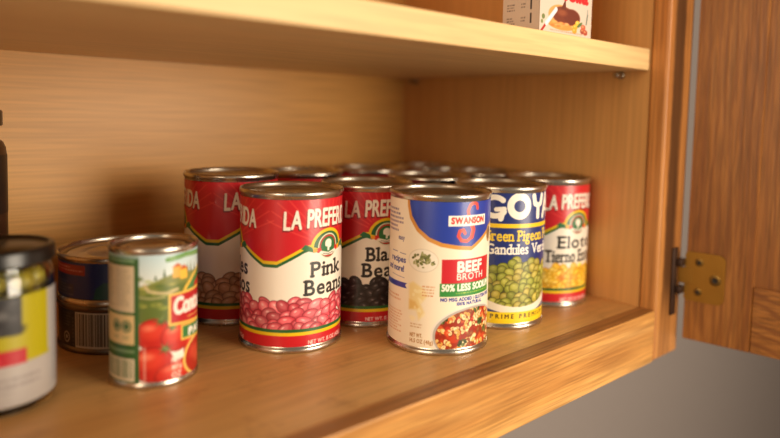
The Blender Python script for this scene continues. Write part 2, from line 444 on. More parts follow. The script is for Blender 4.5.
# ------------------------------------------------------------------ label designs (u: mm round the can, v: mm above its foot)
WHT = (236, 226, 210)
def preferida(lines, pal, bl=(12., 8.4), two=('Frijoles', 'Rosados'), hl=.5, seed=1, extra=None):
    cv = Canvas(-90, 90, 3.5, 110, RES, WHT)
    RED = (196, 22, 34)
    # picture of the food
    beans(cv, -95, 95, 16, 36.5, bl[0], bl[1], pal, seed, hl)
    if extra: extra(cv)
    # bottom bands
    cv.rect(-95, 95, 0, 12.9, RED); cv.rect(-95, 95, 12.6, 15.2, (226, 186, 20)); cv.rect(-95, 95, 15., 17.2, (30, 92, 44))
    for c in (-58.5, 28.5):
        cv.text('NET WT. 15 OZ (425g)', c-16, c+18, 5.8, 2.6, (240, 215, 205), .1)
    # red field with zigzag hem: valley at -15 (period 87)
    def hem(o):
        P = []
        for c in (-102, -15, 72):
            P += [(c-27, 74), (c-24, 73.2), (c-5, 63), (c+5, 63), (c+24, 73.2), (c+27, 74)]
        return [(x, y+o) for x, y in P]
    for o, col in ((-2.6, (30, 92, 44)), (-.4, (226, 186, 20)), (1.9, RED)):
        cv.poly([(-140, 112)]+hem(o)+[(140, 112)], col)
    # rays
    for c in (-58.5, 28.5):
        for k in range(-8, 9):
            a = PI/2+k*.145
            cv.line([(c+17*math.cos(a), 73+17*math.sin(a)), (c+50*math.cos(a), 73+50*math.sin(a))], 1., (232, 84, 66), op=.5, soft=.7)
    for c in (-58.5, 28.5):
        # arch emblem
        cv.clip = (np.meshgrid(cv.u, cv.v)[1] > 73.4)*1.
        cv.ell(c, 73.2, 15.2, 13.4, (226, 186, 20)); cv.ell(c, 73.2, 12.9, 11.2, (30, 92, 44)); cv.clip = None
        cv.ell(c, 73.6, 8.8, 8.4, (30, 92, 44)); cv.ell(c, 73.8, 8.9, 8.6, (228, 214, 190), ring=.9)
        cv.ell(c, 73.8, 7.6, 7.3, (190, 30, 36), ring=1.)
        cv.ell(c, 73.8, 6.6, 6.3, (36, 104, 54))
        # pale head in the middle
        cv.ell(c, 76, 3.2, 2.8, WHT); cv.ell(c+.9, 74.2, 2.2, 1.9, WHT); cv.rect(c-1., c+.9, 70.4, 74.5, WHT); cv.ell(c-1.9, 74.8, 1.3, 1.4, WHT)
        # ribbon ends and fruit beside the emblem
        for sg in (-1, 1):
            cv.poly([(c+sg*8, 69.5), (c+sg*17, 72.3), (c+sg*18, 75.3), (c+sg*9, 73)], (226, 186, 20))
            cv.poly([(c+sg*12, 70), (c+sg*22, 73.2), (c+sg*19, 76.3), (c+sg*14, 74)], (36, 104, 54))
            cv.ell(c+sg*8.6, 71.4, 2.2, 1.8, (204, 36, 30)); cv.ell(c+sg*11.5, 71.6, 1.8, 1.4, (236, 150, 30))
        cv.poly([(c-8.5, 69.8), (c-4, 67.4), (c+4, 67.4), (c+8.5, 69.8), (c+7, 71), (c, 69.2), (c-7, 71)], (232, 222, 206))
        cv.line([(c-5, 68.9), (c, 68.1), (c+5, 68.9)], .5, (90, 80, 70))
        # brand
        ar = lambda u, c=c: -((u-c)/34.)**2*1.8
        cv.text('LA PREFERIDA', c-34.6, c+31.2, 88, 12.4, (120, 10, 20), .5, gap=.09, arch=lambda u: ar(u)-.6, slant=.04)
        cv.text('LA PREFERIDA', c-34, c+31.8, 88.4, 12.4, (238, 228, 212), .42, gap=.09, arch=ar, slant=.04)
    for c, ls in ((28.5, lines), (-58.5, two)):
        for k, (t, w) in enumerate(ls):
            cv.text(t, c-w/2, c+w/2, (53, 40.4)[k], 10.6, (34, 28, 26), .36, gap=.12, serif=True)
    return cv

def goya():
    NV = (26, 42, 108)
    cv = Canvas(-90, 90, 3.5, 113, RES, NV)
    Wc = (238, 230, 216)
    def letters(c):
        # G O Y A drawn as heavy strokes
        t = 4.3
        g = [(c-26.3+8.6*math.cos(a), 97.6+7.4*math.sin(a)) for a in np.linspace(.75, 2*PI-.55, 26)]
        cv.line(g, t, Wc); cv.line([(c-19.6, 94.8), (c-21.4, 88.2)], t, Wc); cv.line([(c-25, 95.4), (c-18.8, 96.)], 3.6, Wc)
        cv.ell(c-6.3, 98.2, 10.4, 10.6, Wc); cv.ell(c-6.3, 98.2, 4.8, 4.6, NV)
        cv.line([(c+7.2, 106), (c+8.6, 99.8), (c+12.6, 98), (c+16.6, 99.8), (c+17.8, 106)], t, Wc); cv.line([(c+12.6, 98), (c+12.6, 89.2)], t, Wc)
        cv.line([(c+20.6, 89), (c+25.6, 106.2)], t, Wc); cv.line([(c+25.8, 106.2), (c+31.8, 89)], t, Wc); cv.line([(c+22.5, 94), (c+30, 94)], 3., Wc)
    letters(23)
    cv.rect(-95, 95, 81., 84.3, (234, 192, 24))
    cv.text('Green Pigeon Peas', -11.5, 62, 70.6, 8.4, (234, 196, 44), .24, gap=.09, serif=True)
    cv.text('Gandules Verdes', -9, 58, 60.2, 8.0, Wc, .22, gap=.09, serif=True)
    # white plate and heap of peas
    pal = [((52, 50, 14), (140, 138, 48), (182, 178, 84)), ((46, 46, 12), (122, 126, 40), (164, 164, 70)), ((60, 52, 16), (156, 142, 50), (196, 180, 90))]
    X, Y = np.meshgrid(cv.u, cv.v)
    cv.clip = (Y < 34)*1.
    cv.ell(20, 58, 64, 45.5, (228, 218, 198))
    def top(u): return 55.5-((u-20)/40.)**2*13+2.*math.sin(u*.55)
    tp = 54.-((X-20)/40.)**2*13
    inside = (((X-20)/54.)**2+((Y-58)/40.)**2 < 1)
    cv.clip = (inside & (Y < tp))*1.
    cv.rect(-60, 90, 10, 70, (70, 66, 22))
    cv.clip = inside*1.
    beans(cv, -40, 84, 16, 61, 8.6, 7.8, pal, 5, .15, step=(.74, .62), rotr=.5, top=top)
    cv.clip = None
    cv.rect(-95, 95, 0, 14., (232, 196, 26))
    cv.text('PRIME  PREMIUM  QUALITY', -4, 84, 9., 3.2, (60, 46, 20), .15, gap=.42, serif=True)
    return cv

def broth():
    CR = (238, 224, 200)
    cv = Canvas(-90, 90, 3.5, 113, RES, CR)
    BL = (34, 58, 156)
    # grated cheese and herbs
    r = random.Random(4)
    cv.ell(-10, 66.6, 11, 8, (236, 226, 208)); cv.ell(-10, 66.6, 11, 8, (206, 192, 168), ring=.6, op=.6)
    for k in range(46):
        a, q = r.uniform(0, 2*PI), math.sqrt(r.random())
        cv.ell(-9.5+8.2*q*math.cos(a), 66.8+5.2*q*math.sin(a), r.uniform(.7, 1.6), r.uniform(.5, 1.), r.choice([(104, 108, 48), (132, 134, 70), (84, 88, 36), (160, 158, 104)]), r.uniform(0, 3))
    cv.poly([(-20, 31), (-20.5, 49), (-17, 51), (-9, 47), (-6, 42), (-11, 36), (-8, 30), (-12, 24), (-14, 31)], (236, 212, 150), soft=2.)
    cv.poly([(-20, 31), (-20, 38), (-15, 37), (-12, 33)], (222, 178, 96), op=.7, soft=2.)
    for k in range(16):
        cv.ell(r.uniform(-18, -8), r.uniform(24, 46), r.uniform(1, 2.4), r.uniform(.6, 1.2), (244, 228, 180), r.uniform(0, 3), op=.7, soft=.8)
    # shield
    shield = [(-22, 113), (-21.6, 104), (-19.6, 96), (-14, 88), (-6, 82), (3, 78.6), (14, 76.8), (25, 75.6), (38, 83), (52, 91), (62, 96), (72, 104), (74, 113)]
    cv.poly(shield, (206, 140, 60), grow=1.6); cv.poly([(x+.4, y+1.2) for x, y in shield], BL)
    cv.poly([(-20, 113), (-19, 104), (-15, 97), (-12, 113)], (60, 92, 190), op=.5, soft=4)
    # brand swash
    S = [(24.2, 105.2), (26.6, 106.8), (28.3, 105), (27.4, 102.6), (24, 102.2), (21.4, 101), (20, 98)]
    RD = (222, 62, 44)
    cv.line([(30.2, 103.4), (29.6, 106.2), (27, 107.6), (23.6, 106), (21.8, 102), (22.4, 98), (25, 93), (26.8, 88.6), (25.4, 83.6), (21.4, 80.8), (17, 81.4), (14.6, 84.6), (15.6, 88), (18.4, 88.6), (19.6, 86.4)], 2.5, RD)
    cv.line([(22.4, 98), (25, 93), (26.8, 88.6), (25.4, 83.6)], 3.6, RD)
    cv.rect(7.2, 39.6, 91.4, 98.8, (242, 234, 222), rnd=.2)
    cv.text('SWANSON', 9.4, 37.4, 93.2, 4.2, (214, 44, 36), .32, gap=.12)
    cv.ell(47, 84, 4.2, 6.4, (120, 82, 40)); cv.ell(47, 84, 3.4, 5.4, (196, 152, 90), ring=.8)
    # name panels
    cv.rect(3.4, 46.5, 51.2, 68.2, (196, 34, 44))
    cv.text('BEEF', 15, 36.4, 59.2, 7.2, (244, 234, 222), .5, gap=.12)
    cv.text('BROTH', 14.6, 38, 53.6, 4.6, (244, 230, 220), .1, gap=.14)
    cv.rect(2.4, 48.4, 42., 51.3, (52, 134, 58))
    cv.text('50% LESS SODIUM', 3.8, 47.4, 46., 4.5, (240, 236, 220), .32, gap=.1)
    cv.fine(14, 45, 43., 44.6, 1.6, (196, 206, 70), .8, 4, False)
    cv.text('NO MSG ADDED | GLUTEN FREE', 3.2, 50, 38.7, 2.3, (40, 50, 140), .16, gap=.14)
    # soup bowl
    cx, cy = 30., 14.2
    cv.ell(cx, cy, 32.5, 20.6, (176, 168, 160)); cv.ell(cx, cy-.2, 32.5, 20.4, (226, 216, 204), ring=1.)
    cv.ell(cx+.4, cy-.6, 30.4, 18.9, (150, 42, 20))
    X, Y = np.meshgrid(cv.u, cv.v); cv.clip = (((X-cx-.4)/30.4)**2+((Y-cy+.6)/18.9)**2 < 1)*1.
    for k in range(60):
        cv.ell(r.uniform(0, 60), r.uniform(2, 36), r.uniform(1.5, 4), r.uniform(1, 2.6), r.choice([(196, 62, 28), (150, 34, 18), (212, 92, 40), (188, 48, 26)]), r.uniform(0, 3), op=.8, soft=.8)
    items = [(r.uniform(1, 60), r.uniform(1, 35)) for k in range(210)]
    items.sort(key=lambda t: -t[1])
    for x, y in items:
        k = r.random()
        if k < .72:   # pasta and beans
            a = r.uniform(1.2, 2.3)
            cv.ell(x, y-.3, a+.3, a*.75+.3, (126, 52, 20), r.uniform(0, 3), op=.8)
            th = r.uniform(0, 3); c0 = r.choice([(232, 190, 110), (238, 214, 160), (222, 170, 84), (236, 208, 150)])
            cv.ell(x, y, a, a*.7, c0, th); cv.ell(x+.2, y+.2, a*.4, a*.25, (188, 118, 50) if r.random() < .55 else (240, 218, 170), th, op=.8)
        elif k < .83: # carrot, tomato
            a = r.uniform(1.8, 3.4); cv.ell(x, y, a, a*.7, r.choice([(206, 74, 34), (184, 44, 26), (220, 100, 44)]), r.uniform(0, 3)); cv.ell(x+.4, y+.5, a*.4, a*.25, (244, 150, 96), op=.7, soft=.6)
        elif k < .92: # beef
            a = r.uniform(1.6, 2.6); cv.ell(x, y, a, a*.8, (134, 66, 34), r.uniform(0, 3)); cv.ell(x-.3, y+.3, a*.5, a*.4, (168, 96, 56), op=.7)
    for gx, gy in ((5.5, 25.5), (33, 32), (20, 8.5), (44, 14), (37, 22)):   # greens
        for k in range(12):
            cv.ell(gx+r.uniform(-3, 3), gy+r.uniform(-2.2, 2.2), r.uniform(.8, 1.9), r.uniform(.6, 1.2), r.choice([(52, 66, 30), (74, 92, 40), (38, 52, 28), (104, 118, 60)]), r.uniform(0, 3))
    cv.clip = None
    cv.text('100% NATURAL', 15, 38, 35.6, 2.2, (40, 50, 140), .16, gap=.14)
    # small print left of the seam
    cv.fine(-20, -4, 8.2, 14.4, 3.4, (188, 142, 96), .0, 2)
    cv.text('NET WT.', -18.6, -9.2, 11.8, 2.7, (172, 122, 70), .12, gap=.12)
    cv.text('14.5 OZ (411g)', -18.6, -1.4, 7.8, 2.7, (172, 122, 70), .12, gap=.12)
    cv.fine(-18.6, -8.6, 18.6, 21.4, 1.9, (188, 142, 96), .8, 3)
    cv.fine(-10, 1.6, 41, 49, 2.1, (206, 140, 92), .85, 5)
    cv.fine(-50, -25.4, 83, 101, 3., (60, 58, 110), .75, 6)
    cv.text('easy', -32, -25.6, 79, 3.4, (60, 58, 120), .1)
    cv.line([(-40, 70), (-33, 70)], .4, (60, 58, 120)); cv.line([(-30, 69.6), (-24, 69.2)], .4, (60, 58, 120))
    cv.text('recipes', -41, -24, 63, 4.2, (50, 54, 130), .2)
    cv.text('and more!', -46, -25.6, 56.4, 4.2, (50, 54, 130), .2)
    cv.line([(-40, 53), (-25, 52.2)], .4, (60, 58, 120), op=.6)
    cv.poly([(-52, 48.6), (-22.4, 48.8), (-24, 47), (-22.4, 45), (-52, 44.6)], (36, 56, 150))
    cv.fine(-50, -28, 36, 39, 2.6, (206, 140, 92), .8, 7)
    cv.fine(-50, -25, 12, 28, 2.1, (206, 150, 110), .8, 8)
    return cv

def tomato():
    cv = Canvas(-83, 83, 1., 86, .3, (196, 206, 204))
    r = random.Random(9)
    X, Y = np.meshgrid(cv.u, cv.v)
    # sky
    t = np.clip((Y-58)/26, 0, 1)[..., None]
    cv.img[:] = (np.array((228, 226, 216))*(1-t)+np.array((176, 204, 214))*t)/255.
    # hills, fields, road
    cv.poly([(-9, 40), (-9, 62), (-2, 64), (5, 67), (12, 69), (26, 68), (60, 66), (60, 40)], (120, 126, 60), soft=1.)
    cv.poly([(-9, 40), (-9, 60), (0, 59), (8, 62), (20, 62), (60, 60), (60, 40)], (92, 108, 46), soft=1.5)
    for k in range(70):
        cv.ell(r.uniform(-9, 44), r.uniform(46, 68), r.uniform(1, 3.4), r.uniform(.5, 1.3), r.choice([(74, 98, 36), (150, 158, 66), (178, 170, 80), (60, 84, 34), (120, 138, 52)]), op=.7, soft=1.)
    cv.line([(-5, 63), (-3, 59.5), (3, 58), (8, 57.4), (14, 59)], 1.8, (206, 184, 140), op=.9, soft=1.)
    cv.line([(-8, 56), (-2, 55), (6, 55.5)], 1.3, (206, 190, 146), op=.6, soft=1.)
    for x, y, h in ((1, 66, 3), (6, 67.5, 5), (22, 68, 6), (25, 68, 7), (29, 68, 5)):
        cv.poly([(x-.8, y), (x+.8, y), (x, y+h)], (52, 74, 36), soft=.6)
    cv.poly([(11, 66), (11, 73), (15, 74.4), (17, 73), (17, 66)], (224, 168, 72)); cv.poly([(10.5, 72.6), (14, 75), (17.4, 72.6)], (190, 92, 44))
    cv.poly([(16, 64.5), (16, 71), (21.5, 71), (21.5, 64.5)], (234, 182, 66)); cv.poly([(15.5, 70.6), (18.8, 73.4), (22, 70.6)], (186, 84, 40))
    cv.line([(8, 77.6), (20, 79.2), (34, 78.4), (46, 76)], 3., (96, 144, 74)); cv.fine(10, 40, 77.4, 78.6, 1.2, (220, 226, 200), .6, 3, False)
    # tomatoes
    for x, y, a, b in ((22, 40, 12, 10), (52, 30, 12, 12), (0, 33, 10, 9.4), (14, 30, 10, 9), (-1, 15, 12, 10.5), (17, 7, 17, 8), (32, 20, 13, 12), (45, 8, 15, 9)):
        cv.ell(x, y, a+.3, b+.3, (112, 16, 14)); cv.ell(x, y, a, b, (186, 34, 26), soft=2.)
        cv.ell(x-.15*a, y+.25*b, a*.7, b*.55, (214, 62, 42), op=.85, soft=4.); cv.ell(x-.3*a, y+.45*b, a*.34, b*.2, (238, 130, 100), op=.8, soft=2.5)
    cv.rect(-9, 60, 1, 4, (150, 30, 24), op=.6, soft=2.)
    for gx, gy in ((4, 41), (6.5, 23.5), (11, 36)):
        for k in range(7):
            a = k*.9+.3
            cv.poly([(gx+.8*math.cos(a+1.5), gy+.8*math.sin(a+1.5)), (gx+r.uniform(3.5, 5.5)*math.cos(a), gy+r.uniform(3, 5)*math.sin(a)), (gx-.8*math.cos(a+1.5), gy-.8*math.sin(a+1.5))], r.choice([(84, 108, 52), (118, 134, 78), (64, 88, 42)]), soft=.6)
    cv.rect(-6.2, -4.4, 3, 27, (220, 150, 130), op=.25)
    for k in range(10): cv.rect(-6, -4.6, 4+k*2.2, 5.4+k*2.2, (232, 206, 190), op=.5)
    # oval with sauce
    cv.ell(33, 13.5, 15, 12.8, (226, 190, 96)); cv.ell(33.4, 13.6, 13.4, 11.2, (172, 38, 26)); cv.ell(31, 16, 7, 4.4, (206, 76, 52), op=.8, soft=3); cv.ell(35, 11, 6, 3, (216, 92, 62), op=.6, soft=2)
    for k, t in enumerate(('NET', 'WT 6', 'OZ')):
        cv.text(t, 10.4, 16.6, 14-k*4.6, 3.2, (238, 220, 206), .15)
    # name panel with the leaf behind it
    cv.line([(17, 50), (22, 58), (28, 63), (37, 67), (48, 68)], 5.6, (226, 184, 74)); cv.line([(18, 50), (23, 57), (29, 62), (37, 65.6), (48, 66.6)], 3.8, (52, 118, 58))
    cv.poly([(28, 48), (30, 60), (40, 64), (60, 64), (60, 48)], (196, 40, 30), soft=.6)
    cv.poly([(8.4, 37), (8.4, 56.6), (34, 57.2), (66, 56), (66, 34), (34, 35.2)], (228, 186, 84)); cv.poly([(9.8, 38.6), (9.8, 55.2), (34, 55.6), (64.6, 54.6), (64.6, 35.6), (34, 36.8)], (178, 22, 32))
    cv.text('Contadina', 11.8, 49, 43.6, 10, (242, 226, 214), .7, gap=.06, slant=.06)
    cv.line([(22, 40.2), (40, 39.6), (60, 39)], .7, (226, 170, 90))
    cv.poly([(16.6, 26.4), (16.6, 36), (60, 34), (60, 23.5)], (228, 186, 84)); cv.poly([(17.8, 27.6), (17.8, 35), (58.8, 33), (58.8, 24.6)], (54, 118, 62))
    cv.text('PASTE', 23, 48, 28, 4.6, (240, 232, 220), .4)
    # green spine and back panels
    cv.rect(-90, -8.4, 0, 80, (46, 92, 44)); cv.rect(-90, -8.4, 79, 90, (150, 176, 168)); cv.rect(-46, -11, 76.6, 78.4, (120, 158, 120))
    P = (216, 196, 164)
    cv.rect(-40, -11.2, 46.6, 74.6, P, rnd=.8); cv.fine(-37, -26, 50, 72, 1.8, (120, 110, 90), .7, 11); cv.fine(-24, -13, 50, 72, 1.6, (150, 138, 116), .6, 12)
    cv.rect(-40, -11.2, 27, 45, (222, 194, 140), rnd=.8)
    for x in (-24, -16.5):
        cv.ell(x, 38, 3.6, 3.7, (70, 104, 60)); cv.ell(x, 38, 2.4, 2.5, (206, 186, 140), ring=.7); cv.fine(x-2.6, x+2.6, 30, 32, 1.2, (90, 110, 80), .7, 3)
    cv.rect(-40, -11.2, 22, 24, (110, 140, 100))
    cv.barcode(-40, -11.2, 4.6, 18.6, 8, (96, 120, 88), (220, 206, 178))
    cv.rect(-90, 90, 0, 2.2, (120, 40, 30), op=.4)
    return cv

def tuna_top():
    cv = Canvas(-133, 133, 2., 32, .4, (24, 46, 116))
    cv.rect(-140, 140, 2, 4.5, (10, 14, 26)); cv.rect(-60, -24.5, 20.5, 27.4, (150, 34, 34), rnd=.6)
    cv.fine(-58, -26, 21.8, 26, 2.1, (220, 180, 170), .8, 2)
    cv.poly([(-19, 4.5), (-17, 12), (-12, 16), (10, 17), (12, 4.5)], (30, 84, 84), soft=1.)
    cv.rect(-60, -34, 6, 14, (40, 52, 96)); cv.fine(-60, -34, 6, 16, 2.2, (150, 150, 170), .5, 5)
    return cv

def tuna_low():
    cv = Canvas(-133, 133, 2., 32, .4, (14, 18, 30))
    cv.rect(-140, 140, 27, 34, (26, 32, 56)); cv.barcode(-33, -6, 3.2, 28.6, 4, (24, 24, 26), (206, 194, 176))
    cv.fine(-46, -36.4, 18, 27, 2., (150, 140, 130), .6, 7)
    cv.ell(-42, 10, 3., 3.4, (170, 160, 150), ring=.9); cv.ell(-42, 10, 1.2, 1.4, (170, 160, 150))
    for k in range(8): cv.rect(-35.4, -34.6, 5+k*2.6, 6.4+k*2.6, (150, 140, 130), op=.6)
    return cv

def jar_label():
    cv = Canvas(-92, 92, 3., 76, .5, (168, 160, 155))
    cv.rect(-95, 28.5, 31, 90, (168, 156, 12)); cv.poly([(-95, 31.4), (30.5, 31.4), (30.5, 29.5), (-95, 28)], (168, 156, 12))
    cv.rect(-40, 12, 45, 66, (44, 42, 44)); 
    r = random.Random(2)
    for k in range(26): cv.ell(r.uniform(-36, 10), r.uniform(47, 64), r.uniform(2, 5), r.uniform(1, 3), r.choice([(80, 78, 78), (120, 118, 116), (26, 24, 26)]), op=.7, soft=1.5)
    cv.rect(-60, 14.3, 28.8, 37, (176, 18, 36)); cv.fine(-20, 2, 31, 35, 2.6, (236, 190, 190), .7, 3)
    cv.fine(-30, 22, 18, 22, 3.6, (110, 104, 104), .55, 4, False); cv.fine(-30, 18, 12, 15, 3., (140, 134, 132), .5, 5)
    cv.fine(-30, 8, 5, 8, 3., (140, 134, 132), .5, 6)
    cv.rect(29.5, 60, 3, 90, (166, 160, 157)); cv.fine(33, 41, 10, 66, 2., (120, 116, 122), .6, 9)
    return cv

def carton():
    """front and side print of the small spread carton: u 0..68 front, -34..0 side"""
    cv = Canvas(-34, 68, 0, 100, .4, (206, 188, 172))
    r = random.Random(3)
    # side: ingredients and figures
    cv.rect(-34, -1, 0, 100, (212, 194, 178))
    for k in range(9):
        cv.fine(-30, -22, 6+k*10, 12+k*10, 2., (70, 60, 60), .6, 20+k); cv.fine(-17, -12, 8+k*10, 12+k*10, 2.2, (70, 60, 60), .55, 40+k); cv.rect(-8.6, -7, 7+k*10, 14.4+k*10, (50, 44, 46), op=.8)
    cv.fine(-30, -6, 94, 98, 2., (60, 50, 50), .6, 3)
    # front: bread with brown spread, knife, nuts, milk, lettering
    K = .74
    class Squeeze:
        def ell(q, x, y, a, b, col, rot=0., **k): cv.ell(x, y*K, a, b*K, col, rot, **k)
        def poly(q, P, col, **k): cv.poly([(x, y*K) for x, y in P], col, **k)
        def line(q, P, w, col, **k): cv.line([(x, y*K) for x, y in P], w*.85, col, **k)
        def fine(q, a0, a1, b0, b1, *k): cv.fine(a0, a1, b0*K, b1*K, *k)
        def text(q, t, a0, a1, b, c, col, *k, **kk): cv.text(t, a0, a1, b*K, c*K, col, *k, **kk)
        def rect(q, a0, a1, b0, b1, col, **k): cv.rect(a0, a1, b0*K, b1*K, col, **k)
    sq = Squeeze()
    sq.ell(29, 12.4, 20, 7., (214, 140, 66)); sq.ell(26, 20, 15.5, 10.5, (206, 150, 84)); sq.ell(30, 20.5, 14.5, 8.8, (112, 46, 22), soft=1.); sq.ell(41, 20, 11, 8.4, (104, 40, 20), soft=1.)
    sq.poly([(26, 26), (31, 36), (32, 36), (33, 26)], (98, 38, 20)); sq.ell(28, 23, 6, 3, (146, 74, 42), op=.8, soft=2)
    for k in range(10): sq.ell(r.uniform(14, 46), r.uniform(9, 13), 3, 1.2, r.choice([(226, 160, 84), (200, 112, 48), (236, 180, 110)]), op=.8, soft=.8)
    sq.line([(-1, -3), (8.5, 10)], 2.4, (166, 40, 34)); sq.line([(8.5, 10), (20, 25)], 4.4, (204, 208, 214)); sq.line([(8.5, 10), (20, 25)], 1.4, (240, 240, 240))
    sq.ell(4.5, 16, 2., 2.6, (110, 120, 70)); sq.ell(3, 11, 1.4, 2., (120, 130, 80))
    for x, y, c in ((46, 11, (222, 160, 40)), (49, 15, (232, 180, 60)), (45, 7, (226, 150, 44)), (56, 8, (150, 60, 40)), (60, 7, (166, 70, 48)), (57, 12, (190, 90, 60))): sq.ell(x, y, 3.2, 3., c); sq.ell(x-.6, y+.8, 1.2, 1., (250, 220, 150), op=.5)
    sq.ell(52, 14, 4, 1.8, (92, 110, 60), .5); sq.line([(61, 16), (62.4, 26)], 1.8, (92, 108, 96)); sq.line([(62.4, 26), (62.2, 31)], 1.1, (120, 130, 120))
    sq.fine(13, 56, 3., 5., 2., (170, 110, 84), .6, 13, False)
    sq.text('n', 3.5, 15, 38, 15.5, (52, 44, 44), .9); sq.text('utella', 17, 62, 37.2, 15.5, (206, 30, 34), 1.1, gap=.1)
    sq.line([(2, 36), (15, 36)], 1., (120, 104, 96))
    return cv

# ------------------------------------------------------------------ cans
def can_profile(r, R, h):
    """tin wall with the two seam beads; r body radius, R bead radius"""
    return [(r-.0012, .0022), (R-.0010, .0001), (R-.0003, .0002), (R, .0008), (R, .0024), (R-.0003, .0032), (r+.0001, .0038), (r-.00035, .0046),
            (r-.00035, h-.0050), (r+.0001, h-.0040), (R-.0003, h-.0032), (R, h-.0018), (R-.0003, h-.0006), (R-.0009, h), (R-.0016, h-.0004), (R-.0020, h-.0022)]

def make_can(name, label, cat, x, y, heading, h, r, R, canvas, group=None, z=0., metal=TIN, fine=(-76, 76), vtop=None, vbot=4.8, kz=1.):
    t = thing(name, label, cat, (x, y, z), heading, group)
    bm = bmesh.new(); add_lathe(bm, can_profile(r, R, h), 128)
    bm_obj('can_body', bm, metal, t, True, math.radians(50))
    bm = bmesh.new()
    q = R-.0019
    add_lathe(bm, [(q+.0004, h-.0014), (q, h-.0032), (q-.0006, h-.0042), (q-.0016, h-.0044), (q-.0036, h-.0043), (q-.0046, h-.0036), (q-.0060, h-.0035), (q-.0072, h-.0041),
                   (q*.62, h-.0041), (q*.60, h-.0036), (q*.56, h-.0036), (q*.54, h-.0041), (0, h-.0041)], 128)
    bm_obj('can_lid', bm, TIN_LID, t, True, math.radians(60))
    bm = bmesh.new()
    add_lathe(bm, [(0, .0030), (r-.008, .0030), (r-.006, .0016), (r-.0012, .0022)], 96)
    bm_obj('can_bottom', bm, metal, t, True)
    wrap('can_label', canvas, r*1000, vbot, vtop or (h*1000/kz-5.2), t, fine=fine, kz=kz)
    return t

def copy_thing(src, label, loc, heading, group):
    o = src.copy(); COL.objects.link(o); o.location = loc; o.rotation_euler = (0, 0, heading); o['label'] = label
    if group: o['group'] = group
    for ch in list(src.children):
        c = ch.copy(); COL.objects.link(c); c.parent = o
    return o

PINKP = [((96, 12, 26), (200, 70, 84), (232, 128, 132)), ((90, 12, 24), (186, 56, 70), (222, 112, 118)), ((104, 16, 30), (208, 84, 96), (238, 148, 148))]
PINTOP = [((70, 46, 30), (182, 132, 98), (214, 174, 140)), ((62, 42, 28), (164, 116, 84), (200, 158, 124))]
BLACKP = [((8, 7, 8), (34, 28, 30), (66, 58, 60)), ((6, 5, 6), (26, 22, 24), (56, 48, 50))]
CORNP = [((190, 126, 10), (234, 182, 36), (246, 210, 90)), ((184, 112, 8), (226, 164, 24), (240, 196, 66)), ((196, 140, 20), (238, 196, 60), (250, 222, 120))]
B, RB = .0371, .0381
cv_pink = preferida((('Pink', 29), ('Beans', 38)), PINKP, two=(('Frijoles', 46), ('Rosados', 51)), seed=11)
cv_pinto = preferida((('Pinto', 36), ('Beans', 41)), PINTOP, two=(('Frijoles', 46), ('Pintos', 40)), seed=12, hl=.2)
cv_black = preferida((('Black', 32), ('Beans', 38)), BLACKP, two=(('Frijoles', 46), ('Negros', 46)), seed=13, hl=.3)
def husk(cv):
    for k in range(14): cv.ell(rng.uniform(-80, 80), rng.uniform(20, 36), 4, 2, (206, 110, 30), rng.uniform(0, 3), op=.5, soft=2)
cv_corn = preferida((('Elote', 40), ('Tierno Entero', 62)), CORNP, (7., 6.), two=(('Whole', 40), ('Corn', 36)), seed=14, hl=.2, extra=husk)
cv_goya, cv_broth, cv_tom = goya(), broth(), tomato()

G_CANS = 'cans standing in rows on the cabinet bottom'
make_can('food_can', 'red and white can reading Pink Beans over a picture of pink beans', 'can', -.2853, -.1960, -2.1359, .1128, B, RB, cv_pink, G_CANS)
make_can('food_can', 'cream can with blue shield and red panel reading Beef Broth', 'can', -.2013, -.2670, -2.3623-.0015/.0371, .1133, B, RB, cv_broth, G_CANS, metal=TIN)
goya_can = make_can('food_can', 'navy blue can of green pigeon peas with big white letters', 'can', -.1222, -.2592, -2.4545-.001/.0371, .1133, B, RB, cv_goya, G_CANS)
make_can('food_can', 'red and white can reading Elote over yellow corn, rightmost in the cabinet', 'can', -.0395, -.2485, -2.5283+.0017/.0371, .1139, B, RB, cv_corn, G_CANS)
black_can = make_can('food_can', 'red and white can of black beans between the pink beans and the beef broth', 'can', -.2072, -.1872, -2.2502-.0118/.0371, .1122, B, RB, cv_black, G_CANS)
pinto_can = make_can('food_can', 'red and white can picturing brown pinto beans, behind the pink beans can', 'can', -.2923, -.1155, -2.046, .1180, B, RB, cv_pinto, G_CANS, kz=1.045)
copy_thing(black_can, 'can with a red label against the back panel, between the pinto and black bean lids', (-.1977, -.0793, 0), -1.3, G_CANS)
copy_thing(black_can, 'second can from the corner in the back row, only its lid edge showing', (-.1204, -.0823, 0), -1.0, G_CANS)
copy_thing(black_can, 'can tucked into the back right corner, farthest lid of all', (-.0386, -.0915, 0), -.6, G_CANS)
copy_thing(goya_can, 'dark blue labelled can behind the beef broth, only lid and label top showing', (-.1277, -.1796, 0), -1.6, G_CANS)
copy_thing(black_can, 'can by the right side panel, behind the gap of pigeon peas and corn cans', (-.0386, -.1703, 0), -.9, G_CANS)
make_can('food_can', 'small can of tomato paste with landscape, tomatoes and red name panel', 'can', -.3893, -.2011, -1.9357, .0854, .0260, .0267, cv_tom, None, vtop=82.2, vbot=1.9+1.6, fine=(-60, 60))
ht = .0334
tl = make_can('tuna_can', 'wide flat dark can with a barcode, lower of the two stacked behind tomato paste', 'can', -.3803, -.1167, -1.8932, ht, .0419, .0429, tuna_low(), 'wide flat cans stacked at the left', vbot=4., vtop=29.4, metal=TIN_DARK, fine=(-85, 85))
make_can('tuna_can', 'wide flat navy can with a small red box, on top of the other flat can', 'can', -.3803, -.1167, -1.8932, ht, .0419, .0429, tuna_top(), 'wide flat cans stacked at the left', z=ht, vbot=4., vtop=29.4, fine=(-85, 85))

